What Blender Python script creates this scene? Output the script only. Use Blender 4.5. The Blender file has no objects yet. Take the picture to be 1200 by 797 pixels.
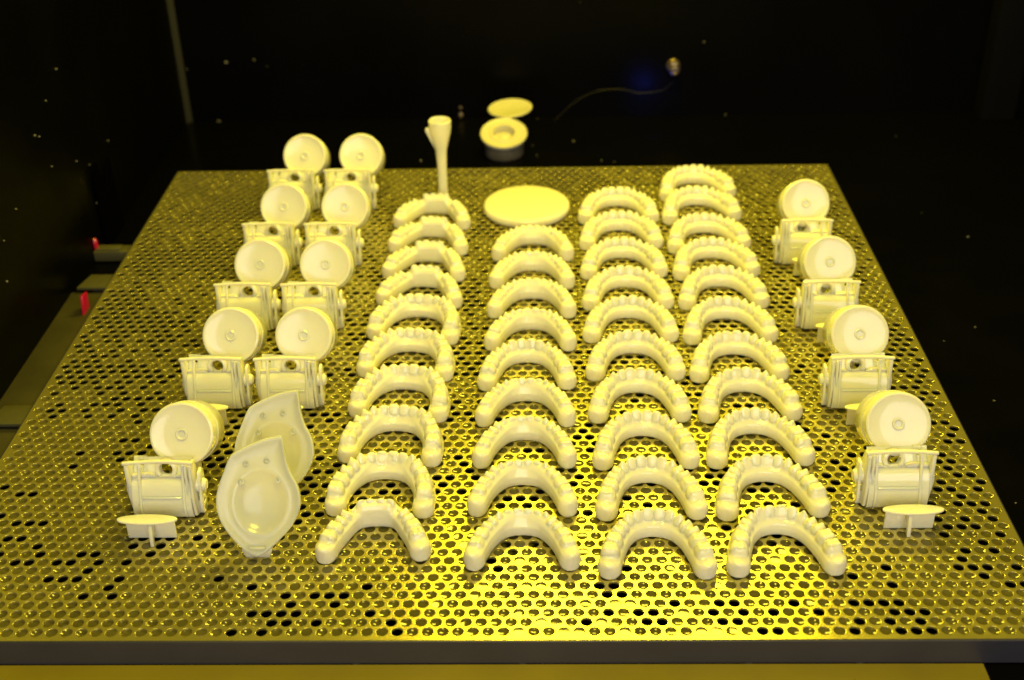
import bpy, bmesh, math, random
import numpy as np
from mathutils import Vector, Matrix, Euler
random.seed(7); rng = np.random.default_rng(7)
MM = 0.001
C = bpy.context.scene.collection
scn = bpy.context.scene
R = math.radians

# ------------------------------------------------------------------ camera
cam = bpy.data.objects.new('camera', bpy.data.cameras.new('camera')); C.objects.link(cam)
cam.location = (0.0357646, -0.7501919, 0.4501647)
cam.rotation_euler = (R(90 - 31.2001838), R(1.10085308), R(0.90623604))
cam.data.sensor_width = 36.0; cam.data.lens = 1438.353 / 1200 * 36
cam.data.clip_start = 0.01; cam.data.clip_end = 20
cam.data.dof.use_dof = True; cam.data.dof.focus_distance = 0.72; cam.data.dof.aperture_fstop = 7.5
scn.camera = cam

# ------------------------------------------------------------------ world, lamps, exposure
w = bpy.data.worlds.new('World'); scn.world = w; w.use_nodes = True
w.node_tree.nodes['Background'].inputs[0].default_value = (1.0, 0.83, 0.12, 1)
w.node_tree.nodes['Background'].inputs[1].default_value = 0.30

def area(name, loc, target, sx, sy, power, col):
    l = bpy.data.lights.new(name, 'AREA'); l.shape = 'RECTANGLE'; l.size = sx; l.size_y = sy
    l.energy = power; l.color = col
    o = bpy.data.objects.new(name, l); C.objects.link(o); o.location = loc
    d = Vector(target) - Vector(loc); o.rotation_euler = d.to_track_quat('-Z', 'Y').to_euler()
    return o
YEL = (1.0, 0.81, 0.045)
area('ceiling_lamp', (0.125, 0.38, 0.61), (0.09, -0.30, 0), 0.34, 0.13, 6.4, YEL)
area('ceiling_lamp_front', (0.0, -0.32, 1.1), (0.0, -0.1, 0), 0.3, 0.15, 8.0, YEL)
area('room_light', (0.25, -2.0, 1.0), (0.0, 0.0, 0.0), 1.6, 1.2, 18.5, (1.0, 0.92, 0.92))
_l = bpy.data.lights.new('blue_indicator', 'SPOT'); _l.energy = 0.06; _l.color = (0.05, 0.08, 1.0); _l.spot_size = R(120); _l.spot_blend = 1.0; _l.shadow_soft_size = 0.004
_o = bpy.data.objects.new('blue_indicator', _l); C.objects.link(_o); _o.location = (0.150, 0.395, -0.004); _o.rotation_euler = (R(88), 0, 0)
scn.view_settings.view_transform = 'Standard'; scn.view_settings.look = 'None'
scn.view_settings.exposure = 0; scn.view_settings.gamma = 1
scn.render.engine = 'CYCLES'

# ------------------------------------------------------------------ helpers
def setp(bs, **k):
    for n, v in k.items():
        bs.inputs[n.replace('_', ' ')].default_value = v

def mat(name, col, rough=0.5, metal=0.0, bump=0.0, bscale=200.0, var=0.0, vscale=30.0, rvar=0.0, **k):
    m = bpy.data.materials.new(name); m.use_nodes = True
    nt = m.node_tree; bs = nt.nodes['Principled BSDF']
    bs.inputs['Base Color'].default_value = (*col, 1); bs.inputs['Roughness'].default_value = rough
    bs.inputs['Metallic'].default_value = metal
    setp(bs, **k)
    tc = nt.nodes.new('ShaderNodeTexCoord')
    if var > 0:
        n = nt.nodes.new('ShaderNodeTexNoise'); n.inputs['Scale'].default_value = vscale; n.inputs['Detail'].default_value = 6
        nt.links.new(tc.outputs['Object'], n.inputs['Vector'])
        mx = nt.nodes.new('ShaderNodeMix'); mx.data_type = 'RGBA'
        mx.inputs[6].default_value = (*[c * (1 - var) for c in col], 1); mx.inputs[7].default_value = (*[min(1, c * (1 + var)) for c in col], 1)
        nt.links.new(n.outputs[0], mx.inputs[0]); nt.links.new(mx.outputs[2], bs.inputs['Base Color'])
    if rvar > 0:
        n = nt.nodes.new('ShaderNodeTexNoise'); n.inputs['Scale'].default_value = vscale * 1.7; n.inputs['Detail'].default_value = 5
        nt.links.new(tc.outputs['Object'], n.inputs['Vector'])
        mr = nt.nodes.new('ShaderNodeMapRange'); mr.inputs[1].default_value = 0.3; mr.inputs[2].default_value = 0.7
        mr.inputs[3].default_value = max(0, rough - rvar); mr.inputs[4].default_value = rough + rvar
        nt.links.new(n.outputs[0], mr.inputs[0]); nt.links.new(mr.outputs[0], bs.inputs['Roughness'])
    if bump > 0:
        n = nt.nodes.new('ShaderNodeTexNoise'); n.inputs['Scale'].default_value = bscale; n.inputs['Detail'].default_value = 3
        nt.links.new(tc.outputs['Object'], n.inputs['Vector'])
        b = nt.nodes.new('ShaderNodeBump'); b.inputs['Strength'].default_value = bump; b.inputs['Distance'].default_value = 0.001
        nt.links.new(n.outputs[0], b.inputs['Height']); nt.links.new(b.outputs[0], bs.inputs['Normal'])
    return m

M_resin = mat('ivory_resin', (0.86, 0.84, 0.72), 0.13, bump=0.06, bscale=420, var=0.03, vscale=60,
              Subsurface_Weight=0.85, Subsurface_Scale=0.0026, Coat_Weight=0.3, Coat_Roughness=0.08, Subsurface_Radius=(1.0, 0.8, 0.45), IOR=1.5)
M_clear = mat('translucent_resin', (0.86, 0.845, 0.70), 0.20, bump=0.05, bscale=120,
              Subsurface_Weight=0.9, Subsurface_Scale=0.008, Subsurface_Radius=(1.0, 0.85, 0.5), Transmission_Weight=0.08, IOR=1.48)
M_plate = mat('wet_steel', (0.53, 0.47, 0.14), 0.26, metal=0.76, bump=0.06, bscale=120, var=0.12, vscale=14, rvar=0.04)
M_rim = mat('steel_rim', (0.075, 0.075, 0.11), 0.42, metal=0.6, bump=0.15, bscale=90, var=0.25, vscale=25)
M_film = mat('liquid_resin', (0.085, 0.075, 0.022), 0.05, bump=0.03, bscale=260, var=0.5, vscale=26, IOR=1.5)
M_black = mat('black_panel', (0.0014, 0.0014, 0.0012), 0.35, bump=0.12, bscale=60, var=0.4, vscale=9, rvar=0.10, Specular_IOR_Level=0.05)
M_floor = mat('black_floor', (0.0014, 0.0014, 0.0012), 0.25, bump=0.10, bscale=40, var=0.4, vscale=9, rvar=0.10, Specular_IOR_Level=0.05)
M_ledge = mat('wet_yellow_steel', (0.30, 0.24, 0.012), 0.35, metal=0.2, bump=0.4, bscale=70, var=0.25, vscale=20, rvar=0.1)
M_brack = mat('dull_steel', (0.09, 0.085, 0.04), 0.5, metal=0.3, var=0.35, vscale=40)
M_brass = mat('brass', (0.30, 0.23, 0.11), 0.32, metal=1.0)
M_dark = mat('dark_plastic', (0.03, 0.03, 0.035), 0.3)
M_paleplastic = mat('pale_plastic', (0.62, 0.58, 0.40), 0.4, var=0.12, vscale=90)
M_jarbody = mat('grey_plastic', (0.12, 0.11, 0.10), 0.35, var=0.4, vscale=120)
M_crumb = mat('resin_crumb', (0.15, 0.145, 0.10), 0.6)
M_red = mat('red_lens', (0.35, 0.006, 0.02), 0.25)
_b = M_red.node_tree.nodes['Principled BSDF']; _b.inputs['Emission Color'].default_value = (1.0, 0.01, 0.06, 1); _b.inputs['Emission Strength'].default_value = 0.09
M_seam = mat('corner_seal', (0.016, 0.016, 0.019), 0.6)

class MB:
    def __init__(s): s.v = []; s.f = []
    def add(s, v, f):
        b = len(s.v); s.v += [tuple(map(float, p)) for p in v]; s.f += [tuple(i + b for i in q) for q in f]; return s
    def box(s, x0, x1, y0, y1, z0, z1):
        v = [(x, y, z) for z in (z0, z1) for y in (y0, y1) for x in (x0, x1)]
        return s.add(v, [(0,2,3,1),(4,5,7,6),(0,1,5,4),(2,6,7,3),(0,4,6,2),(1,3,7,5)])
    def lathe(s, prof, n=32, M=None, sx=1.0, sy=1.0):
        # prof (r, z) from one end to the other; r = 0 gives a pole
        v = []; rings = []
        for r, z in prof:
            if r <= 1e-6: rings.append([len(v)]); v.append((0, 0, z))
            else:
                rings.append(list(range(len(v), len(v) + n)))
                v += [(r * sx * math.cos(2*math.pi*k/n), r * sy * math.sin(2*math.pi*k/n), z) for k in range(n)]
        f = []
        for a, b in zip(rings, rings[1:]):
            for k in range(n):
                k2 = (k + 1) % n
                if len(a) == 1 and len(b) > 1: f.append((a[0], b[k2], b[k]))
                elif len(b) == 1 and len(a) > 1: f.append((a[k], a[k2], b[0]))
                elif len(a) > 1: f.append((a[k], a[k2], b[k2], b[k]))
        if M is not None: v = [tuple(M @ Vector(p)) for p in v]
        return s.add(v, f)
    def tube(s, pts, r, n=8):
        pts = [Vector(p) for p in pts]; v = []; f = []
        for i, p in enumerate(pts):
            d = (pts[min(i+1, len(pts)-1)] - pts[max(i-1, 0)]).normalized()
            a = d.cross(Vector((0.3, 0.2, 1))).normalized(); b = d.cross(a)
            rr = r[i] if hasattr(r, '__len__') else r
            v += [tuple(p + rr*(a*math.cos(2*math.pi*k/n) + b*math.sin(2*math.pi*k/n))) for k in range(n)]
        for i in range(len(pts)-1):
            for k in range(n): f.append((i*n+k, i*n+(k+1)%n, (i+1)*n+(k+1)%n, (i+1)*n+k))
        f.append(tuple(range(n))[::-1]); f.append(tuple((len(pts)-1)*n+k for k in range(n)))
        return s.add(v, f)
    def prism(s, poly, axis, a, b):
        # extrude a 2-D polygon along an axis from a to b
        n = len(poly)
        def P(u, w, t): return {'x': (t, u, w), 'y': (u, t, w), 'z': (u, w, t)}[axis]
        v = [P(u, w, a) for u, w in poly] + [P(u, w, b) for u, w in poly]
        f = [tuple(range(n)), tuple(range(2*n-1, n-1, -1))] + [(i, n+i, n+(i+1)%n, (i+1)%n) for i in range(n)]
        return s.add(v, f)
    def mesh(s, name, bevel=0.0, seg=2, smooth=True, recalc=True):
        me = bpy.data.meshes.new(name)
        me.from_pydata([(x*MM, y*MM, z*MM) for x, y, z in s.v], [], s.f)
        bm = bmesh.new(); bm.from_mesh(me)
        if recalc: bmesh.ops.recalc_face_normals(bm, faces=bm.faces)
        if bevel > 0:
            ed = [e for e in bm.edges if len(e.link_faces) == 2 and e.calc_face_angle() > 0.6]
            bmesh.ops.bevel(bm, geom=ed, offset=bevel*MM, segments=seg, profile=0.5, affect='EDGES', clamp_overlap=True)
        bm.to_mesh(me); bm.free()
        if smooth:
            me.polygons.foreach_set('use_smooth', [True]*len(me.polygons))
            me.set_sharp_from_angle(angle=R(38))
        return me
    def build(s, name, m, parent=None, loc=(0,0,0), **k):
        return link(name, s.mesh(name, **k), m, parent, loc)

def link(name, me, m, parent=None, loc=(0,0,0), rot=(0,0,0)):
    o = bpy.data.objects.new(name, me); C.objects.link(o)
    if m is not None and len(me.materials) == 0: me.materials.append(m)
    if parent: o.parent = parent
    o.location = [c*MM for c in loc]; o.rotation_euler = rot
    return o
def tag(o, label=None, cat=None, group=None, kind=None):
    if label: o['label'] = label
    if cat: o['category'] = cat
    if group: o['group'] = group
    if kind: o['kind'] = kind
    return o
def empty(name, loc, rz=0, **k):
    o = bpy.data.objects.new(name, None); C.objects.link(o); o.empty_display_size = 0.01
    o.location = [c*MM for c in loc]; o.rotation_euler = (0, 0, rz); return tag(o, **k)
def copy_tree(o, parent=None):
    c = o.copy(); C.objects.link(c); c.parent = parent
    for ch in list(o.children): copy_tree(ch, c)
    return c

# ------------------------------------------------------------------ the setting
FZ = -16.6; WX = -334.0; WY = 470.0
tag(MB().add([(WX, WY, FZ), (2400, WY, FZ), (2400, -2500, FZ), (WX, -2500, FZ)], [(0,1,2,3)]).build('chamber_floor', M_floor, smooth=False), kind='structure')
tag(MB().box(WX-20, 2400, WY, WY+20, FZ-20, 900).build('back_wall', M_black), kind='structure')
tag(MB().box(WX-20, WX, -500, WY, FZ-20, 900).build('left_wall', M_black), kind='structure')
tag(MB().box(486, 520, WY-26, WY, FZ, 900).build('corner_post', mat('post_grey', (0.0025, 0.0025, 0.0025), 0.7, var=0.3, Specular_IOR_Level=0.1), bevel=1.5), kind='structure')
tag(MB().prism([(WX, WY), (WX+5, WY), (WX, WY-6)], 'z', FZ, 900).build('corner_seal', M_seam), kind='structure')
tag(MB().box(-520, 258, -420, -300.6, FZ+0.1, FZ+1.2).build('front_ledge', M_ledge, bevel=0.4), kind='structure')
tag(MB().box(WX, -303, -420, 92, FZ+0.1, FZ+4.0).build('side_ledge', mat('side_ledge_metal', (0.045, 0.04, 0.02), 0.55, metal=0.2, var=0.5, vscale=30), bevel=0.5), kind='structure')

# ------------------------------------------------------------------ perforated plate
plate = empty('perforated_plate', (0, 0, 0), label='large square perforated steel platform, wet and yellow-lit, carrying all the printed parts', cat='platform')
NX, NY = 77, 88
PX = 595.4 / NX; PY = 593.0 / NY; X0, Y0 = -297.7, -296.5
RH = 2.95
T2 = 3.0
def build_sheet():
    NS = 20
    ang = np.arange(NS) * 2*np.pi/NS + np.pi/NS*0
    # rectangle perimeter points along each angle
    ca, sa = np.cos(ang), np.sin(ang)
    hx, hy = PX/2, PY/2
    t = np.minimum(hx/np.maximum(np.abs(ca), 1e-9), hy/np.maximum(np.abs(sa), 1e-9))
    per = np.stack([ca*t, sa*t], 1)
    # move the four points nearest the corners exactly onto them
    for cx, cy in ((hx, hy), (-hx, hy), (-hx, -hy), (hx, -hy)):
        i = np.argmin((per[:,0]-cx)**2 + (per[:,1]-cy)**2); per[i] = (cx, cy)
    def ring(r, z): return np.stack([ca*r, sa*r, np.full(NS, z)], 1)
    cell = np.concatenate([np.c_[per, np.zeros(NS)], ring(RH+0.31, 0.0), ring(RH+0.21, 0.0), ring(RH+0.07, -0.06), ring(RH, -0.22), ring(RH, -1.3)])
    K = 6; quads = []
    for k in range(K-1):
        for i in range(NS):
            j = (i+1) % NS
            quads.append((k*NS+i, k*NS+j, (k+1)*NS+j, (k+1)*NS+i))
    quads = np.array(quads)[:, ::-1]
    V = []; F = []; base = 0; cents = []
    for r in range(NY):
        odd = r % 2
        n = NX - 1 if odd else NX
        for c in range(n):
            x = X0 + PX*(c + 0.5 + 0.5*odd); y = Y0 + PY*(r + 0.5)
            V.append(cell + [x, y, 0]); F.append(quads + base); base += len(cell); cents.append((x, y))
        if odd:   # half-cell fillers at both ends
            for xa, xb in ((X0, X0+PX/2), (X0+PX*(NX-0.5), X0+PX*NX)):
                V.append(np.array([(xa, Y0+PY*r, 0), (xb, Y0+PY*r, 0), (xb, Y0+PY*(r+1), 0), (xa, Y0+PY*(r+1), 0)], float))
                F.append(np.array([[0,1,2,3]]) + base); base += 4
    X1 = X0+PX*NX; Y1 = Y0+PY*NY
    for a in (((-299,-299),(299,-299),(X1,Y0),(X0,Y0)), ((X0,Y1),(X1,Y1),(299,299),(-299,299)), ((-299,-299),(X0,Y0),(X0,Y1),(-299,299)), ((X1,Y0),(299,-299),(299,299),(X1,Y1))):
        V.append(np.array([(x, y, 0) for x, y in a], float)); F.append(np.array([[0,1,2,3]]) + base); base += 4
    V = np.concatenate(V) * MM; F = np.concatenate(F)
    V[:, 2] += 0
    me = bpy.data.meshes.new('perforated_sheet')
    me.vertices.add(len(V)); me.vertices.foreach_set('co', V.ravel())
    me.loops.add(F.size); me.loops.foreach_set('vertex_index', F.ravel().astype(np.int32))
    me.polygons.add(len(F)); me.polygons.foreach_set('loop_start', np.arange(0, F.size, 4, dtype=np.int32))
    me.polygons.foreach_set('loop_total', np.full(len(F), 4, np.int32))
    me.polygons.foreach_set('use_smooth', np.ones(len(F), bool))
    me.update(calc_edges=True); me.validate()
    return me, cents
me, cents = build_sheet()
link('perforated_sheet', me, M_plate, plate)

# liquid caught in the holes: a concave drop surface in most of them
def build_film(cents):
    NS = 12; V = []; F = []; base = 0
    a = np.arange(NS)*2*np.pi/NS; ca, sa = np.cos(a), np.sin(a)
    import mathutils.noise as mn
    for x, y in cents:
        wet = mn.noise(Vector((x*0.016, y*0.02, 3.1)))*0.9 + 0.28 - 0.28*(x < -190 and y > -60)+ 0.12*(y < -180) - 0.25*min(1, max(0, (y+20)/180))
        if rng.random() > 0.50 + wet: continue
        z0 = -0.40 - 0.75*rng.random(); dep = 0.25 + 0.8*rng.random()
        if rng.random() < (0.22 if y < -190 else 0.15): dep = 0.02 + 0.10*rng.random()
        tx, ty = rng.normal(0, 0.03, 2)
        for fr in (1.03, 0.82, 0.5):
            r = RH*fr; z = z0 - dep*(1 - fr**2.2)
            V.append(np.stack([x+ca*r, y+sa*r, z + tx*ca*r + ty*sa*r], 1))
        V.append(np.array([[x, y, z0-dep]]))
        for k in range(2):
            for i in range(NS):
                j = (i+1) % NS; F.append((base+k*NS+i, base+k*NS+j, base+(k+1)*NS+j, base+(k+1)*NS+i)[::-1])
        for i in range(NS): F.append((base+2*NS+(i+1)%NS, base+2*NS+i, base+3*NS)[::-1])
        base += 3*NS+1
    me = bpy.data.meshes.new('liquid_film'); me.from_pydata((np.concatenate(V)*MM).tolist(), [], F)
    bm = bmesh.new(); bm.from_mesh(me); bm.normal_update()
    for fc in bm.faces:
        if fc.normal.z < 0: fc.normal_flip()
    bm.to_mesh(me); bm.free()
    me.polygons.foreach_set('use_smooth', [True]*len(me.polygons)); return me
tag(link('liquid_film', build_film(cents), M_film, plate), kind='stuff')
# folded rim all round: a ring with rounded shoulder
def rim():
    b = MB(); prof = [(299.0, 0.0), (299.6, -0.1), (300.0, -0.5), (300.0, -15.6), (299.4, -16.2), (297.5, -16.2), (297.5, -2.0)]
    v = []; f = []
    for k, (h, z) in enumerate(prof):
        v += [(-h, -h, z), (h, -h, z), (h, h, z), (-h, h, z)]
    for k in range(len(prof)-1):
        for i in range(4):
            j = (i+1) % 4; f.append((k*4+i, k*4+j, (k+1)*4+j, (k+1)*4+i))
    return b.add(v, f)
rim().build('folded_rim', M_rim, plate)
for k, x in enumerate((-255, -60, 25, 140, 196)):
    MB().lathe([(0, 0.4), (2.2, 0.3), (1.8, -0.4), (0, -0.9)], 10, Matrix.Translation((x, -299.4, -15.8)) @ Matrix.Scale(0.6, 4, (0,1,0))).build('dried_drip', M_dark, plate)

# ------------------------------------------------------------------ dental arches
def spline(pts, n):
    pts = [Vector(p) for p in pts]; out = []
    P = [2*pts[0]-pts[1]] + pts + [2*pts[-1]-pts[-2]]
    for i in range(1, len(P)-2):
        for k in range(n):
            t = k/n; a, b, c, d = P[i-1], P[i], P[i+1], P[i+2]
            out.append(0.5*((2*b) + (c-a)*t + (2*a-5*b+4*c-d)*t*t + (3*b-a-3*c+d)*t*t*t))
    out.append(pts[-1]); return out
def arc_curve(half, sy):
    pts = [(x, y*sy) for x, y in half]
    full = [(-x, y) for x, y in pts] + [(x, y) for x, y in pts[::-1][1:]]
    c = spline(full, 10)
    L = [0]
    for a, b in zip(c, c[1:]): L.append(L[-1] + (b-a).length)
    return np.array([(p.x, p.y) for p in c]), np.array(L)
def at_len(cur, s):
    c, L = cur; s = min(max(s, 0), L[-1])
    x = np.interp(s, L, c[:,0]); y = np.interp(s, L, c[:,1])
    e = 0.8
    d = np.array([np.interp(s+e, L, c[:,0]) - np.interp(s-e, L, c[:,0]), np.interp(s+e, L, c[:,1]) - np.interp(s-e, L, c[:,1])])
    d /= np.linalg.norm(d)
    return np.array([x, y]), d, np.array([-d[1], d[0]])   # tangent, outward normal (left of travel from left leg over the apex)

def tooth_mesh(name, w, d, h, kind, seed):
    """closed crown: a rounded box in local x = along the arch, y = outward, z = up, base at z=0"""
    bm = bmesh.new(); bmesh.ops.create_cube(bm, size=2); bmesh.ops.subdivide_edges(bm, edges=bm.edges, cuts=6, use_grid_fill=True)
    rs = random.Random(seed)
    if kind == 'molar': cusps = [(-.48,.5,.16), (.48,.5,.16), (-.45,-.48,.13), (.45,-.48,.13)]; e = 3.0
    elif kind == 'premolar': cusps = [(0,.5,.2), (0,-.5,.13)]; e = 2.6
    elif kind == 'canine': cusps = [(0,.1,.13)]; e = 2.2
    else: cusps = []; e = 2.8
    cusps = [(a+rs.uniform(-.05,.05), b+rs.uniform(-.05,.05), c) for a, b, c in cusps]
    for v in bm.verts:
        x, y, z = v.co
        n = (abs(x)**e + abs(y)**e + abs(z)**e) ** (1/e)
        x, y, z = x/n, y/n, z/n
        if z > 0:
            k = z
            if kind == 'incisor': y = y*(1-0.62*k) + 0.22*k; x *= 1 + 0.05*k
            elif kind == 'canine': y = y*(1-0.45*k) + 0.12*k; x *= 1 - 0.22*k
            else: x *= 1 - 0.08*k; y *= 1 - 0.16*k
            if cusps:
                g = sum(1.45*c*math.exp(-((x-a)**2+(y-b)**2)/0.09) for a, b, c in cusps)
                z = z*(0.80 + g*1.15) if kind != 'canine' else z*(0.82+g)
        v.co = (x*w/2*MM, y*d/2*MM, (z*0.5+0.5)*h*MM)
    me = bpy.data.meshes.new(name); bm.to_mesh(me); bm.free()
    me.polygons.foreach_set('use_smooth', [True]*len(me.polygons)); me.materials.append(M_resin)
    return me

ARCH = {
 # full arch with scalloped incisors standing behind a gum ridge
 'ridge': dict(half=[(27.2,4.5),(25.9,11),(23.6,19),(20,27.5),(13.5,34.8),(6.5,38.2),(0,39.2)], sy=0.985, wm=13.2, wf=11.2, hm=10.2, hf=9.2, tf=6.4, tm=5.3, off=1.0, scale=1.0, front='ridge'),
 # low arch with a smooth tall front
 'low': dict(half=[(27.2,4.5),(25.6,10),(22.9,17),(18.8,23.8),(13,29.6),(6.5,32.4),(0,33.1)], sy=1.0, wm=12.2, wf=10.8, hm=11.8, hf=13.2, tf=1.6, tm=3.0, off=0.4, scale=0.93, front='smooth'),
 # straight tall block in front
 'block': dict(half=[(27.0,4.5),(24.8,11),(21.6,18),(17.4,25),(12.6,30.2),(7.5,32.4),(0,33.0)], sy=1.02, wm=12.3, wf=9.2, hm=10.8, hf=15.2, tf=2.0, tm=4.0, off=0.0, scale=0.97, front='block'),
 # large molars and a sloping palate side
 'broad': dict(half=[(27.6,4.5),(27.4,12),(25.8,20.5),(22,29),(15,36.5),(7.5,39.8),(0,40.6)], sy=0.98, wm=13.4, wf=12.0, hm=10.0, hf=13.6, tf=2.2, tm=6.2, off=1.2, scale=1.05, front='slope'),
}
TW = [('incisor', 7.6), ('incisor', 6.6), ('canine', 7.0), ('premolar', 6.9), ('premolar', 6.8), ('molar', 9.8), ('molar', 9.0)]
def make_arch_meshes(key):
    A = ARCH[key]; cur = arc_curve(A['half'], A['sy']); Ltot = cur[1][-1]; half = Ltot/2
    def wid(u):  # u: 0 apex .. 1 leg end
        k = min(1, max(0, (u-0.18)/0.45)); k = k*k*(3-2*k); return A['wf'] + (A['wm']-A['wf'])*k
    def hei(u):
        lo, hi = (0.20, 0.22) if A['front'] == 'block' else (0.18, 0.5)
        k = min(1, max(0, (u-lo)/(0.10 if A['front'] == 'block' else hi))); k = k*k*(3-2*k); return A['hf'] + (A['hm']-A['hf'])*k
    # swept gum body, ends rounded in plan
    V = []; F = []; n = 64; cap = 6.0
    ss = [-cap + (Ltot+2*cap)*(1-math.cos(math.pi*i/n))/2*1.0 for i in range(n+1)]
    ss = sorted(set([-cap*math.cos(a*math.pi/16)*0.98 for a in range(0, 8)] + [Ltot+cap*math.cos(a*math.pi/16)*0.98 for a in range(0, 8)] + list(np.linspace(0, Ltot, n))))
    m = 0
    for s in ss:
        sc = min(max(s, 0), Ltot); p, d, nn = at_len(cur, sc); ex = s - sc; p = p + d*ex
        u = abs(sc-half)/half; W = wid(u); H = hei(u); sl = 0.0
        if abs(ex) > 0:
            g = math.sqrt(max(0.02, 1-(ex/cap)**2)); W *= g; H *= (0.86+0.14*g)
        k = max(0, 1-u/0.42); k = k*k*(3-2*k)
        # inner side lower in front for the ridge types, leaning inner wall for the slope type
        hin = H; top_in = 0.42; bulge = 0.0
        if A['front'] == 'slope': top_in = 0.42 - 0.50*k
        if A['front'] == 'smooth': top_in = 0.42 - 0.20*k
        if A['front'] == 'block': top_in = 0.45
        sec = [(-0.46, 0), (-0.53, 0.20*H), (-0.52, 0.50*H), (-top_in-0.02, 0.80*hin), (-top_in+0.16, 0.95*hin), (-0.02, 1.0*H), (0.26, 1.0*H), (0.47, 0.80*H), (0.55, 0.4*H), (0.48, 0)]
        m = len(sec)
        for a, z in sec: V.append((p[0]+nn[0]*a*W, p[1]+nn[1]*a*W, z))
    R_ = len(ss)
    for i in range(R_-1):
        for k in range(m): F.append((i*m+k, i*m+(k+1)%m, (i+1)*m+(k+1)%m, (i+1)*m+k))
    F.append(tuple(range(m))); F.append(tuple(((R_-1)*m+k) for k in range(m))[::-1])
    body = MB().add(V, F).mesh('gum_base', smooth=False)
    teeth = []
    tw = sum(w for _, w in TW)*A['scale']; fit = (half-1.0)/tw
    for side in (-1, 1):
        s = 0
        for i, (kind, w0) in enumerate(TW):
            w = w0*A['scale']*fit; sm = half + side*(s + w/2); s += w
            p, d, nn = at_len(cur, sm); u = abs(sm-half)/half
            front = kind in ('incisor', 'canine')
            W = wid(u); H = hei(u)
            dep = (6.6 if kind == 'incisor' else 7.2 if kind == 'canine' else 8.0 if kind == 'premolar' else 9.4) * (W/11.0)
            up = A['tf'] if front else A['tm']
            if kind == 'canine': up = 0.5*(A['tf']+A['tm'])+0.8
            if A['front'] == 'block' and front: up = 1.6; dep = 5.0 if kind == 'incisor' else 5.0
            if A['front'] == 'smooth': dep *= 0.85 if front else 0.92
            off = (A['off'] if front else A['off']*0.35)
            z0 = H*0.45; h = H*0.55 + up
            me_ = tooth_mesh('tooth', w*1.12, dep, h, kind, i*2+side)
            ang = math.atan2(d[1], d[0])
            teeth.append((me_, (p[0]+nn[0]*off, p[1]+nn[1]*off, z0), ang))
    # fused body: union by voxel remesh, softly smoothed so the crowns blend into the gum
    bm = bmesh.new(); bm.from_mesh(body)
    for me_, loc, ang in teeth:
        t = bmesh.new(); t.from_mesh(me_)
        bmesh.ops.transform(t, matrix=Matrix.Translation([c*MM for c in loc]) @ Matrix.Rotation(ang, 4, 'Z') @ Matrix.Diagonal((1.03, 0.99, 0.985, 1)), verts=t.verts)
        tmp = bpy.data.meshes.new('t'); t.to_mesh(tmp); t.free(); bm.from_mesh(tmp); bpy.data.meshes.remove(tmp)
    tmp = bpy.data.meshes.new('gum_tmp'); bm.to_mesh(tmp); bm.free()
    o = bpy.data.objects.new('gum_tmp', tmp); C.objects.link(o)
    r = o.modifiers.new('r', 'REMESH'); r.mode = 'VOXEL'; r.voxel_size = 0.00055; r.use_smooth_shade = True
    sm_ = o.modifiers.new('s', 'SMOOTH'); sm_.iterations = 8; sm_.factor = 0.5
    dg = bpy.context.evaluated_depsgraph_get(); ev = o.evaluated_get(dg)
    out = bpy.data.meshes.new_from_object(ev); out.name = 'gum_base'; out.materials.clear(); out.materials.append(M_resin)
    co = np.empty(len(out.vertices)*3); out.vertices.foreach_get('co', co); co = co.reshape(-1, 3)
    co[:, 2] = np.maximum(co[:, 2], 0.0); out.vertices.foreach_set('co', co.ravel())
    out.polygons.foreach_set('use_smooth', [True]*len(out.polygons))
    bpy.data.objects.remove(o); bpy.data.meshes.remove(tmp)
    return out, teeth

PROTO = {k: make_arch_meshes(k) for k in ARCH}
ORD = ['', 'second', 'third', 'fourth', 'fifth', 'sixth', 'seventh', 'eighth', 'ninth', 'tenth']
LOOK = {'ridge': 'dental arch with scalloped incisors', 'low': 'smooth dental arch with small teeth',
        'block': 'dental arch with flat front wall', 'broad': 'broad dental arch with large molars'}
COLN = {1: 'leftmost arch column', 2: 'column before the disc', 3: 'third column', 4: 'rightmost column'}
def place_arch(col, idx, n, key, x, y_apex, deg, sx=1.0, mx=0.0):
    body, teeth = PROTO[key]; A = ARCH[key]
    depth = {'ridge': 43.6, 'low': 38.0, 'block': 37.2, 'broad': 45.8}[key]
    a = R(deg)
    # origin at the midpoint between the leg ends, apex rear edge at (x, y_apex)
    ox = mx; oy = y_apex - math.cos(a)*depth
    k = n - idx    # rank from the front, 1 = nearest
    rank = 'nearest' if k == 1 else 'farthest back' if k == n else ORD[k-1] + ' from the front'
    e = empty('dental_arch', (ox, oy, 0.35), a, label='%s, %s in the %s' % (LOOK[key], rank, COLN[col]), cat='dental arch', group='printed dental arches in columns on the plate')
    e.scale = (sx, 1, 1)
    link('gum_base', body, None, e)
    for me_, loc, ang in teeth:
        t = link('tooth', me_, None, e, loc, (random.uniform(-.03,.03), random.uniform(-.03,.03), ang + random.uniform(-.05,.05)))
        s = random.uniform(.95, .99); t.scale = (s, s, random.uniform(.985, 1.03))
C1 = [('block',-54.9,209.9,-5),('block',-56.1,164.3,-7),('block',-55.5,120.4,-6.5),('block',-56.4,78.7,-7),('broad',-58.0,36.5,-9),('broad',-57.3,-11.6,-6.5),('broad',-58.4,-59.2,-7),('broad',-58.5,-106.7,-5),('broad',-60.3,-156.1,-2.5),('block',-58.6,-203.3,2)]
C2 = [('low',30.9,151.3,-1),('low',29.2,105.5,-1.5),('low',29.3,61.2,-1),('low',28.8,15.9,-1.5),('ridge',26.5,-28.0,1),('low',26.2,-75.5,-.7),('low',25.8,-118.7,-.5),('low',25,-164,-.4),('low',24.2,-209.4,-.3)]
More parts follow.
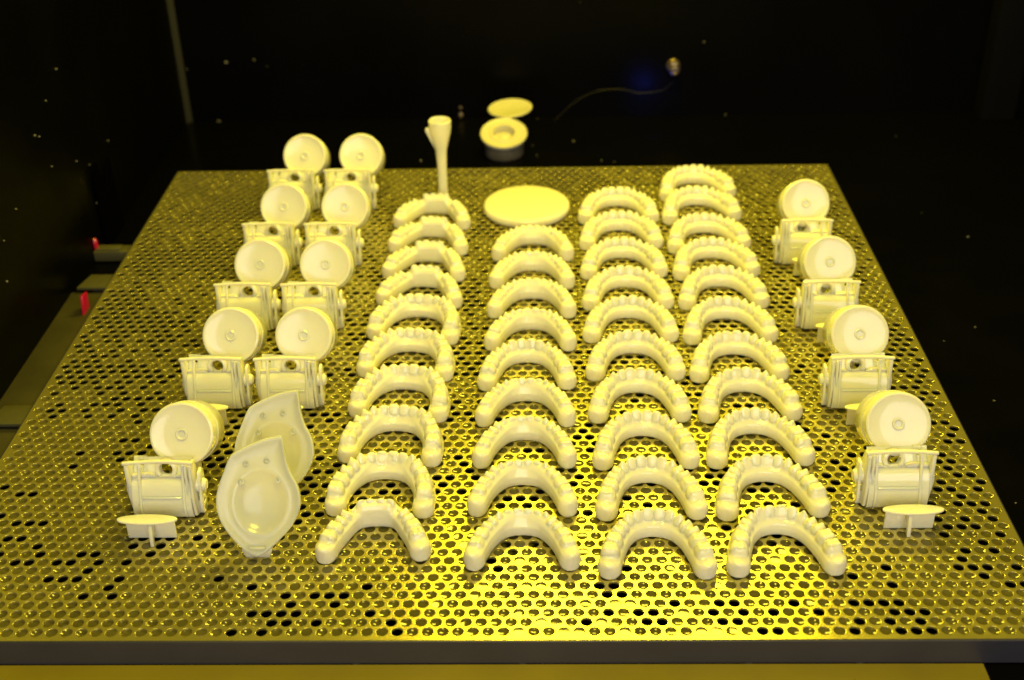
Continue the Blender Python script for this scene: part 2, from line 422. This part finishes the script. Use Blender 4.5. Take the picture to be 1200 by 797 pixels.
C3 = [('ridge',101.6,222.5,1),('ridge',101.4,175.3,2),('ridge',100.8,126.1,2.5),('ridge',100.2,77.8,1),('ridge',99.4,31.6,0),('ridge',99.5,-17.3,.3),('ridge',97.6,-66.1,1),('ridge',97.4,-114.9,.8),('ridge',96.9,-162.2,.8),('ridge',96.4,-210.9,-.3)]
C4 = [('ridge',173.5,267.9,7),('ridge',173.3,222.7,7),('ridge',172.8,169.4,6),('ridge',172.1,124.4,5),('ridge',170.9,77.5,1.5),('ridge',167.5,29.1,2.5),('ridge',167.6,-19.6,2),('ridge',168.5,-66.1,2.4),('ridge',168.2,-113.4,3),('ridge',167.8,-161.8,3),('ridge',168.6,-209.2,1.5)]
XM = {1: [-55,-55,-55,-55.3,-56,-56.9,-57.0,-57.4,-58,-56.9], 2: [29.9,29.2,29.2,28.3,26.4,25.6,25.2,24.4,24.6],
      3: [101.7,101.2,100.5,100.2,99,99.1,98.3,98.6,98,97.2], 4: [173.7,172.1,171.6,171.5,170.7,169,168.3,168.6,167.8,167.2,166.4]}
SX = {1: [.99,.99,.99,.99,.975,.965,.95,.935,.92,.955], 2: [.98,.98,.98,.97,.97,.96,.95,.95,.95],
      3: [1,1,1,1,1,.99,.97,.955,.945,.94], 4: [1,1,1,1,.99,.99,.985,.975,.97,.96,.945]}
for col, L in ((1, C1), (2, C2), (3, C3), (4, C4)):
    for i, (key, x, y, dg_) in enumerate(L):
        place_arch(col, i, len(L), key, x, y, dg_, SX[col][i], XM[col][i])

# ------------------------------------------------------------------ printed housings with round caps
def make_housing(flip, dx):
    """flip = -1 mirrors the side details; the round cap sits dx to the side. local: x right, y back, z up, front lip edge at y=0"""
    e = empty('printed_housing', (0, 0, 0))
    def B(name, b, bevel=0.35, **k): return b.build(name, M_resin, e, bevel=bevel, **k)
    def fx(b):
        b.v = [(x*flip, y, z) for x, y, z in b.v]; return b
    # lower curved front shell (extruded profile, 1.6 thick)
    outer = [(5.6, 24.4), (1.8, 24.0), (-0.8, 22), (-2.8, 18), (-4.6, 13), (-5.6, 8), (-5.6, 3.6), (-4.2, 0.9), (7.0, 0.5)]
    inner = [(7.0, 2.2), (-3.2, 2.4), (-4.1, 4.6), (-4.0, 8.4), (-3.0, 13), (-1.2, 17.4), (0.8, 20.8), (2.6, 22.4), (5.6, 22.6)]
    B('lower_shell', MB().prism(outer + inner, 'x', -17, 17), 0.0)
    for rx in (-12.8, 12.2):
        rib = [(x_, z_) for x_, z_ in [(2.4, 34.5), (-0.6, 27), (-2.6, 20.5), (-4.4, 15), (-6.6, 10), (-7.2, 5.5), (-5.4, 1.4), (-4.6, 4), (-4.8, 8), (-3.2, 14), (-1.4, 19), (1.0, 24), (4.6, 29), (5.4, 33)]]
        B('shell_rib', fx(MB().prism(rib, 'x', rx, rx+1.5)), 0.4)
    B('shell_seam', fx(MB().prism([(-3.6, 15.4), (-4.6, 14.9), (-4.8, 14.2), (-3.8, 13.8)], 'x', -11, 11.5)), 0.15)
    # recessed upper panel with a round opening and a little square window
    b = MB(); N = 24; cx, cz, r = 2.0, 26.6, 3.6
    x0, x1, z0, z1 = -9.5, 17, 21.5, 32.6
    v = []; f = []
    for k in range(N):
        a = 2*math.pi*k/N; ca, sa = math.cos(a), math.sin(a)
        t = min(((x1 if ca > 0 else x0)-cx)/ca if abs(ca) > 1e-6 else 1e9, ((z1 if sa > 0 else z0)-cz)/sa if abs(sa) > 1e-6 else 1e9)
        v += [(cx+ca*t, 5.4, cz+sa*t), (cx+ca*r, 5.4, cz+sa*r), (cx+ca*r, 8.0, cz+sa*r)]
    for k in range(N):
        j = (k+1) % N; f += [(3*k, 3*j, 3*j+1, 3*k+1), (3*k+1, 3*j+1, 3*j+2, 3*k+2)]
    # corners
    for cxx, czz in ((x0, z0), (x1, z0), (x1, z1), (x0, z1)):
        i = min(range(N), key=lambda k: (v[3*k][0]-cxx)**2+(v[3*k][2]-czz)**2); v[3*i] = (cxx, 5.4, czz)
    b.add(v, f)
    b.box(-17, -13.9, 5.4, 6.6, 21.5, 32.6); b.box(-11.2, -9.5, 5.4, 6.6, 21.5, 32.6)
    b.box(-13.9, -11.2, 5.4, 6.6, 21.5, 28.0); b.box(-13.9, -11.2, 5.4, 6.6, 31.0, 32.6)
    b.v = [(x, y + (z-23)*0.6, z) for x, y, z in b.v]
    B('recessed_panel', fx(b), 0.0)
    # boss ring round the opening, with its two side wings
    ring = MB().lathe([(3.7, 0), (3.9, 2.2), (4.9, 3.0), (6.2, 2.6), (6.6, 0)], 28, Matrix.Translation((cx, 7.6, cz)) @ Matrix.Rotation(R(72), 4, 'X'))
    B('boss_ring', fx(ring), 0.0)
    B('boss_rib', fx(MB().prism([(-17, 23.6), (-8, 24.2), (-4, 22.8), (-4, 24.8), (-8, 26.2), (-17, 25.6)], 'y', 2.6, 5.4)), 0.25)
    B('boss_rib', fx(MB().prism([(8, 22.8), (11, 24.0), (17, 23.6), (17, 25.6), (11, 26.0), (8, 24.8)], 'y', 2.6, 5.4)), 0.25)
    # top lip, front edge slightly hollow
    n = 16; poly = [(-20 + 40*i/n, 1.7*math.sin(math.pi*i/n) - 1.4) for i in range(n+1)] + [(20 - 40*i/n, 1.7*math.sin(math.pi*i/n) + 0.6) for i in range(n+1)]
    B('top_lip', MB().prism(poly, 'z', 35.2, 37.2), 0.5)
    B('floor_panel', MB().box(-17, 17, 7.05, 11.9, 0.6, 2.0), 0.0)
    # plain side cheek
    cheek = [(-1.2, 35.1), (-2.0, 26), (-1.2, 20), (-2.6, 14), (-1.5, 7), (0, 0.6), (11, 0.6), (12.5, 20), (7, 33), (2.5, 35.1)]
    B('side_cheek', fx(MB().prism(cheek, 'x', -19.2, -17)), 0.5)
    B('side_ear', fx(MB().prism([(-19.2, 24), (-20.6, 21.5), (-21.4, 16), (-20.8, 8), (-19.2, 5)], 'y', 1.5, 13)), 0.5)
    # finned side cheek
    B('side_cheek', fx(MB().prism([(y-0.8, z) for y, z in cheek], 'x', 17, 19.4)), 0.5)
    for xx, ya, zt, zb in ((14.2, -2.6, 34, 4), (17.4, -4.6, 34.6, -0.2), (21.0, -1.8, 29, 0.5)):
        fin = [(ya+2.6, zt), (ya+0.9, zt-6), (ya+1.2, zt-11), (ya-0.9, zt-18), (ya-1.1, zt-24), (ya, max(zb+2, 2)), (ya+3.4, max(zb, 0)), (ya+6.5, max(zb, 0)+1), (8, 10), (9, 26), (6, zt)]
        B('side_fin', fx(MB().prism(fin, 'x', xx, xx+1.7)), 0.6)
    B('side_bump', fx(MB().lathe([(0, 3.2), (3.0, 2.4), (4.4, 0.2), (4.6, -3)], 18, Matrix.Translation((22.2, 4, 18)) @ Matrix.Rotation(R(90), 4, 'Y'))), 0.0)
    B('support_leg', fx(MB().prism([(18.5, 0), (22, 0), (23.0, 8), (17.6, 9)], 'y', 0.5, 5)), 0.4)
    B('support_leg', fx(MB().prism([(-16, 0), (-13, 0), (-13, 4), (-17, 4)], 'y', 6, 9)), 0.3)
    # T-shaped foot in front
    lens = [(17*math.cos(a), 3.9*math.sin(a)*(1 if math.sin(a) > 0 else 1.15)) for a in [2*math.pi*k/36 for k in range(36)]]
    tx = -3.2
    B('foot_plate', fx(MB().prism([(tx+x, -23.0+y) for x, y in lens], 'z', 13.8, 15.2)), 0.4)
    B('foot_wall', fx(MB().box(tx-13.2, tx+14.2, -21.6, -19.8, 0.0, 13.8)), 0.3)
    B('foot_web', fx(MB().prism([(-21.6, 13.8), (-26.8, 13.8), (-28.2, 9), (-29.4, 0), (-26.8, 0), (-25.2, 6), (-21.6, 8)], 'x', tx+1.2, tx+3.2)), 0.3)
    # round cap: tilted drum, domed face, hub
    T = Matrix.Translation((dx, 20.5, 41.5)) @ Matrix.Rotation(R(90-30), 4, 'X')    # local +z looks forward and up
    cap = MB().lathe([(17.4, -2.0), (18.3, -0.9), (18.6, 0.2), (18.2, 1.1), (17.2, 1.5), (16.4, 1.1), (15.2, 0.7), (10, 0.35), (4.5, 0.2), (0, 0.2)], 56, T)
    B('round_face', cap, 0.0)
    B('drum', MB().lathe([(0, -31), (12, -31), (16.2, -30), (17.8, -27), (18.2, -8), (17.4, -2.0), (10, -1.5), (0, -1.5)], 48, T), 0.0)
    B('drum_band', MB().lathe([(17.8, -12.5), (18.7, -11.8), (18.7, -10.2), (17.9, -9.5)], 48, T), 0.0)
    B('hub', MB().lathe([(3.6, 0.15), (3.5, 0.9), (2.9, 1.2), (2.2, 0.9), (1.7, 0.0), (0.9, 0.1), (0, 0.35)], 24, T), 0.0)
    B('cap_stem', MB().prism([(16, 0), (20, 0), (26, 26), (16, 26)], 'x', dx+6*flip-1.2, dx+6*flip+1.2), 0.3)
    B('cap_stem', MB().prism([(26, 0), (32, 0), (42, 18), (26, 18)], 'x', dx-1, dx+1), 0.3)
    return e
GH = 'printed housings with round caps'
hl = make_housing(1, 9.8); hr = make_housing(-1, 2.0)
SIDE = ['farthest back', 'second from the back', 'third from the back', 'fourth from the back', 'nearest the camera']
SL = [(-176, 213, 'A'), (-176, 109.5, 'A'), (-176, 11.5, 'A'), (-176, -88, 'A'), (-181, -198, 'A'),
      (-127.5, 212.5, 'B'), (-127.5, 108.5, 'B'), (-128.5, 10.6, 'B'), (-128.2, -88.5, 'B')]
cnt = {'A': 0, 'B': 0}
for i, (x, y, c) in enumerate(SL):
    o = hl if i == 0 else copy_tree(hl)
    o.location = (x*MM, y*MM, 0.0003)
    k = cnt[c]; cnt[c] += 1
    if c == 'A':
        lab = 'housing, %s in the outer left column' % SIDE[k] if k < 4 else 'housing nearest the front left corner, its T-shaped foot in view'
    else:
        lab = 'housing, %s in the inner left column' % ['farthest back', 'second from the back', 'third from the back', 'nearest the shells'][k]
    tag(o, 'pale resin ' + lab, 'housing', GH)
for i, (x, y) in enumerate([(241, 106), (239.5, 7.2), (238.2, -92.5), (237.5, -192.6)]):
    o = hr if i == 0 else copy_tree(hr)
    o.location = (x*MM, y*MM, 0.0003)
    tag(o, 'pale resin housing, %s of four along the right edge' % ['farthest back', 'second from the back', 'third from the back', 'nearest the camera'][i], 'housing', GH)

# ------------------------------------------------------------------ teardrop shells
def make_shell():
    e = empty('teardrop_shell', (0, 0, 0))
    lean = R(55)
    T = Matrix.Translation((0, 0, 3.0)) @ Matrix.Rotation(lean, 4, 'X')       # local x,y in the shell plane, z towards the viewer
    out = [(0,0),(5,2.2),(13,9.5),(20,18),(23.6,28),(22.3,38),(18.0,46),(15.4,54),(13.6,64.2),(12.6,65.6),(10.5,65.4),(3,63.8),(-6,60.2),(-13,56.4),(-15.6,53.6),(-18.6,46),(-21.4,38),(-22.6,30),(-20.4,20),(-14,10.5),(-6,2.8)]
    cur = spline([Vector(p) for p in out + [out[0]]], 5)[:-1]
    cx, cy = 1.8, 29.5; n = len(cur)
    ang = [math.atan2(p.y-cy, p.x-cx) for p in cur]
    def ringpt(k, fr, z):
        p = cur[k]; return (cx+(p.x-cx)*fr, cy+(p.y-cy)*fr, z)
    rings = []
    dish = [(14.6*math.cos(a), 17.4*math.sin(a)) for a in ang]
    def dring(fr, z): return [(cx+d[0]*fr, cy+d[1]*fr, z) for d in dish]
    rings.append([ringpt(k, 1.0, -3.6) for k in range(n)])
    rings.append([ringpt(k, 1.01, -1.0) for k in range(n)])
    rings.append([ringpt(k, 1.0, 0.2) for k in range(n)])
    rings.append([ringpt(k, 0.975, 0.45) for k in range(n)])
    rings.append([ringpt(k, 0.94, 0.25) for k in range(n)])
    rings.append([ringpt(k, 0.89, -0.5) for k in range(n)])
    mid = [tuple(0.5*(a+b) for a, b in zip(ringpt(k, 0.86, -0.9), (cx+dish[k][0]*1.12, cy+dish[k][1]*1.12, -0.6))) for k in range(n)]
    rings.append(mid)
    rings.append(dring(1.12, -0.75)); rings.append(dring(1.04, -0.55)); rings.append(dring(0.98, -0.95))
    for fr, z in ((0.9, -2.0), (0.75, -3.6), (0.55, -4.6), (0.3, -5.1)): rings.append(dring(fr, z))
    V = [tuple(T @ Vector(p)) for r in rings for p in r]; m = len(rings)
    F = [(i*n+k, i*n+(k+1)%n, (i+1)*n+(k+1)%n, (i+1)*n+k) for i in range(m-1) for k in range(n)]
    V.append(tuple(T @ Vector((cx, cy, -5.2)))); F += [((m-1)*n+k, (m-1)*n+(k+1)%n, len(V)-1) for k in range(n)]
    me = MB().add(V, F).mesh('shell_dish')
    o = link('shell_dish', me, M_clear, e)
    s = o.modifiers.new('thickness', 'SOLIDIFY'); s.thickness = 0.0010; s.offset = -1
    for x, y in ((-6.5, 50.5), (5.2, 52.2), (-9, 40.5), (11, 41.2)):
        MB().lathe([(1.9, -1.0), (1.8, 0.1), (1.2, 0.25), (0.8, -0.2), (0, -0.4)], 16, T @ Matrix.Translation((x, y, -0.45))).build('dimple', M_clear, e)
    MB().prism([(-6.5, 0), (6.5, 0), (8.5, 5.5), (4, 7), (-4, 7), (-8.5, 5.5)], 'y', 2.2, 5.2).build('foot_support', M_clear, e, bevel=0.4)
    MB().prism([(-1, 0), (1, 0), (1.4, 30), (-1.4, 30)], 'y', 28, 31).build('back_strut', M_clear, e, bevel=0.3)
    return e
s1 = make_shell(); s1.location = (-0.1210, -0.2385, 0); s1.rotation_euler = (0, 0, R(0))
tag(s1, 'translucent teardrop shell leaning back, front one of the two beside the arches', 'shell', 'teardrop shells')
s2 = copy_tree(s1); s2.location = (-0.1212, -0.1925, 0); s2.rotation_euler = (0, 0, R(-2))
tag(s2, 'translucent teardrop shell partly hidden behind its twin', 'shell')

# ------------------------------------------------------------------ round disc and funnel
MB().lathe([(0, 0), (34.4, 0), (36.0, 0.8), (36.9, 2.6), (36.9, 4.6), (36.3, 6.4), (34.9, 7.6), (33.0, 8.1), (0, 8.1)], 72).build('round_disc', M_resin, loc=(24.6, 206.5, 0.3))
tag(bpy.data.objects['round_disc'], 'flat round pale disc lying on the plate behind the second column of arches', 'disc')
fn = empty('funnel', (-48, 229, 0.2), label='tall slim resin funnel with flared cup standing at the back of the plate', cat='funnel')
MB().lathe([(0, 0), (4.6, 0), (4.1, 3), (4.1, 30), (4.7, 44), (5.2, 48)], 24).build('stem', M_resin, fn)
MB().lathe([(5.2, 48), (6.6, 54), (8.6, 62), (9.5, 68), (9.6, 73.5), (8.9, 74.2), (8.2, 73.6), (8.0, 68), (6, 61), (3, 57), (0, 56)], 32).build('cup', M_resin, fn)
MB().prism([(-5.0, 48), (-12.8, 65), (-12.4, 67), (-9.0, 67.6), (-6.0, 60)], 'y', -1.6, 1.6).build('side_lug', M_resin, fn, bevel=0.6)
MB().prism([(-6, 72.8), (-3.5, 75.4), (-1.5, 74.8), (1, 73.2)], 'y', -9.2, -8.0).build('rim_nick', M_resin, fn, bevel=0.2)

# ------------------------------------------------------------------ flip-top pot behind the plate
jar = empty('flip_top_pot', (1.5, 372, FZ), label='small round pot with its flip lid open, on the black floor behind the plate', cat='pot')
tilt = R(17)
TT = Matrix.Translation((0, 0, 22)) @ Matrix.Rotation(tilt, 4, 'X')
b = MB(); n = 40; V = []; F = []
for k in range(n):
    a = 2*math.pi*k/n; x, y = 19.0*math.cos(a), 19.0*math.sin(a)
    V += [(x*0.96, y*0.96, 0), (x, y, 1.5), (x, y, 20+math.tan(tilt)*y)]
for k in range(n):
    j = (k+1) % n; F += [(3*k, 3*j, 3*j+1, 3*k+1), (3*k+1, 3*j+1, 3*j+2, 3*k+2)]
b.add(V, F).build('pot_body', M_jarbody, jar)
MB().lathe([(20.5, -3.5), (22.4, -3.0), (22.9, -1.6), (22.8, 0.2), (22.0, 0.8), (20.6, 0.1), (14.6, 0.1), (13.9, 0.9), (11.0, 0.9), (10.4, 0.2), (10.0, -6.5), (7.2, -7), (0, -7)], 56, TT).build('pot_top', M_paleplastic, jar)
MB().lathe([(0, -2.6), (5.0, -2.9), (6.4, -4.0), (6.6, -7)], 28, TT).build('centre_plug', M_paleplastic, jar)
LT = Matrix.Translation((5.5, 22.0, 29.5)) @ Matrix.Rotation(R(3), 4, 'X') @ Matrix.Rotation(R(-3), 4, 'Y')
MB().lathe([(0, -1.6), (20.8, -1.6), (22.0, -0.9), (22.2, 0.2), (21.4, 0.7), (20.6, 0.3), (0, 0.3)], 56, LT @ Matrix.Translation((0, 22.5, 0))).build('flip_lid', M_paleplastic, jar)
MB().box(-1.5, 7.5, 20.4, 24.0, 28.0, 30.2).build('hinge', M_paleplastic, jar, bevel=0.6)

# ------------------------------------------------------------------ back-wall fittings and wire
def fitting(name, loc, s, label):
    e = empty(name, loc, label=label, cat='fitting')
    Mt = Matrix.Rotation(R(90), 4, 'X') @ Matrix.Scale(s, 4)
    b = MB().lathe([(0, 0), (8.4, 0), (8.4, 3.4), (7.6, 4.2), (5.4, 4.4), (5.4, 7)], 24, Mt); b.build('flange', M_brass, e)
    MB().lathe([(5.4, 7), (7.4, 7.4), (7.4, 12), (5.0, 12.8), (4.6, 15)], 6, Mt).build('hex_nut', M_brass, e, smooth=False)
    MB().lathe([(4.6, 15), (6.2, 16.2), (6.4, 20), (5.6, 22.5), (3.8, 23), (3.4, 21.5), (0, 20.5)], 24, Mt).build('nozzle', M_brass, e)
    return e
fitting('wall_fitting', (173.0, WY-0.3, 38.0), 0.85, 'small brass nozzle fitting screwed into the black back wall')
e = empty('small_bolt', (-46, WY-0.3, -13), label='tiny brass bolt low on the back wall behind the funnel', cat='bolt')
MB().lathe([(0, 0), (3.0, 0), (3.0, 2), (1.8, 2.4), (1.8, 6), (0, 6.4)], 12, Matrix.Rotation(R(90), 4, 'X')).build('bolt_head', M_brass, e)
MB().lathe([(0, 0), (2.4, 0), (2.2, 2), (0, 2.6)], 12, Matrix.Translation((0, 0, 8)) @ Matrix.Rotation(R(90), 4, 'X')).build('bolt_cap', M_brass, e)
pts = spline([Vector(p) for p in ((52, 458, -16), (64, 460, -4), (79, 462, 7), (97, 463, 14), (122, 464, 15), (138, 463, 11), (161, 459, 15), (172, 449, 27))], 10)
tag(MB().tube(pts, 0.12, 6).build('thin_wire', M_brack), 'hair-thin wire arching from the floor to the brass wall fitting', 'wire')

# ------------------------------------------------------------------ left side: brackets, notched black bracket, red lenses
for (x, y, lab) in ((-315, 102, 'flat olive tab under the left plate edge, above the larger red lens'), (-316, -84, 'flat olive tab under the left plate edge, nearest the camera')):
    o = MB().prism([(-14, -11), (18, -11), (18, 11), (-9, 11)], 'z', -10.5, -8.0).build('edge_tab', M_brack, loc=(x, y, 0), bevel=0.4); tag(o, lab, 'tab', 'tabs under the left plate edge')
    MB().box(-2, 16, -8, 8, FZ+0.1, -10.5).build('tab_block', M_dark, o)
o = MB().box(WX+0.2, -296.5, 150, 163, -15.5, -7.0).build('cross_bar', M_brack, bevel=0.5); tag(o, 'dull metal bar from the left wall to the plate edge below the small red lens', 'bar')
MB().box(WX+2, WX+22, 152, 161, -6.98, -5.6).build('bar_pad', M_brack, o, bevel=0.3)
o = MB().prism([(-19, 0), (-17, 62), (-9, 74), (1, 40), (21, 66), (26, 0)], 'x', -1.5, 1.5).build('notched_bracket', mat('matte_black', (0.001, 0.001, 0.001), 0.9, Specular_IOR_Level=0.0), loc=(WX+3.2, 195, FZ+0.3)); tag(o, 'matte black notched bracket on the left wall behind the red lens', 'bracket')
o = MB().lathe([(0, 0), (2.6, 0.4), (2.2, 2.4), (0, 3.2)], 14, Matrix.Rotation(R(90), 4, 'Y') @ Matrix.Diagonal((2.4, 1, 1, 1))).build('red_lens', M_red, loc=(WX+0.3, 156, -3)); tag(o, 'small glowing red lens low on the left wall above the metal bar', 'lens')
o = MB().prism([(-7, -15), (7, -15), (8, 0), (-3, 2)], 'x', 0, 1.8).build('red_lens', M_red, loc=(-314, 62, 0), bevel=0.5); tag(o, 'larger pinkish red lens beside the left plate edge', 'lens')

# ------------------------------------------------------------------ crumbs of cured resin
def crumb(loc, s, label, rs):
    bm = bmesh.new(); bmesh.ops.create_icosphere(bm, subdivisions=1, radius=MM)
    for v in bm.verts: v.co *= rs.uniform(.6, 1.3)
    sx = (rs.uniform(.8, 1.5)*s, rs.uniform(.5, .9)*s, rs.uniform(.5, 1.3)*s)
    for v in bm.verts: v.co = Vector((v.co.x*sx[0], v.co.y*sx[1], v.co.z*sx[2]))
    me = bpy.data.meshes.new('resin_crumb'); bm.to_mesh(me); bm.free()
    tag(link('resin_crumb', me, M_crumb, None, loc), label, 'crumb', 'resin crumbs on the chamber walls and floor')
rs = random.Random(3)
CR = [('w', -284.7, 470.0, 47.2, 2.4, 'larger crumb high on the back wall right of the left corner'),
      ('w', -255.4, 470.0, 49.5, 1.5, 'small crumb on the back wall, right one of the near pair'),
      ('w', -326.3, 470.0, 40.5, 1.4, 'crumb on the back wall right beside the left corner seal'),
      ('w', -300.9, 470.0, -16.4, 2.4, 'crumb at the foot of the back wall near the left corner'),
      ('w', -243.1, 470.0, 42.1, 0.9, 'faint crumb on the back wall above the left housings'),
      ('w', -206.0, 470.0, 43.4, 0.8, 'faintest crumb on the back wall above the second housing column'),
      ('w', 203.1, 470.0, 61.7, 1.6, 'crumb on the back wall above and right of the brass fitting'),
      ('w', 77.8, 470.0, 103.3, 1.2, 'crumb at the very top of the back wall'),
      ('l', -334.0, 97.4, 115.9, 1.6, 'crumb on the left wall, upper one of a pair'),
      ('l', -334.0, 123.7, 133.9, 1.6, 'crumb at mid height of the left wall'),
      ('l', -334.0, 180.4, 58.1, 1.6, 'crumb on the left wall above the notched bracket'),
      ('l', -334.0, 179.3, 24.1, 1.6, 'crumb on the left wall at the notch of the bracket'),
      ('l', -334.0, 155.3, 147.6, 1.6, 'highest crumb on the left wall'),
      ('l', -334.0, 90.5, 119.3, 1.6, 'crumb on the left wall, lower left one of a pair'),
      ('l', -334.0, 32.4, 87.5, 1.6, 'crumb on the left wall left of the bracket foot'),
      ('l', -334.0, 232.1, 58.1, 1.6, 'crumb on the left wall closest to the back corner'),
      ('l', -334.0, 156.0, 71.5, 1.6, 'crumb on the left wall by the bracket tip'),
      ('l', -334.0, 3.2, 77.3, 1.6, 'lowest crumb but one at the left picture edge'),
      ('l', -334.0, 107.6, 87.7, 1.6, 'crumb on the left wall between the pair and the bracket'),
      ('l', -334.0, -8.3, 51.5, 1.6, 'lowest crumb at the left picture edge'),
      ('f', 33.3, 366.0, -16.6, 1.6, 'crumb on the floor just right of the pot'),
      ('f', -79.3, 356.6, -16.6, 2.2, 'flat crumb smear on the floor behind the funnel'),
      ('f', 29.1, 392.2, -16.6, 1.0, 'crumb on the floor touching the right side of the pot'),
      ('f', 70.0, 402.0, -16.6, 1.6, 'crumb on the floor between pot and wire end'),
      ('f', 34.3, 464.0, -16.6, 1.0, 'crumb on the floor below the start of the wire'),
      ('f', 230.1, 469.6, -16.6, 1.2, 'crumb on the floor against the back wall under the brass fitting'),
      ('f', 394.4, 180.8, -16.6, 1.6, 'larger crumb on the floor right of the rear right housing'),
      ('f', 355.6, 32.6, -16.6, 1.3, 'crumb on the floor right of the third housing from the front'),
      ('f', 327.2, 13.7, -16.6, 1.0, 'tiny crumb on the floor close to the right plate edge'),
      ('f', 338.8, -63.6, -16.6, 1.0, 'crumb on the floor beside the front right housing'),
      ('f', 95.7, 351.5, -16.6, 1.4, 'crumb on the floor behind the third column of arches'),
      ('f', 317.1, -171.8, -16.6, 1.2, 'crumb on the floor near the front right plate corner'),
      ('f', 107.9, 349.0, -16.6, 1.2, 'crumb on the floor behind the back plate edge, right of its neighbour'),
      ('f', 368.7, 228.1, -16.6, 0.8, 'tiny crumb on the floor outside the rear right plate corner'),
      ('f', 390.8, 405.3, -16.6, 0.8, 'tiny crumb farthest out on the right rear floor'),
      ('f', 50.3, 338.3, -16.6, 1.0, 'crumb on the floor between the pot and the plate edge')]
for k, x, y, z, s_, lab in CR:
    s_ *= 0.55
    crumb((x, y - (0.5*s_ if k == 'w' else 0), z + (0.5*s_ if k == 'f' else 0)) if k != 'l' else (x + 0.5*s_, y, z), s_, 'pale resin ' + lab, rs)
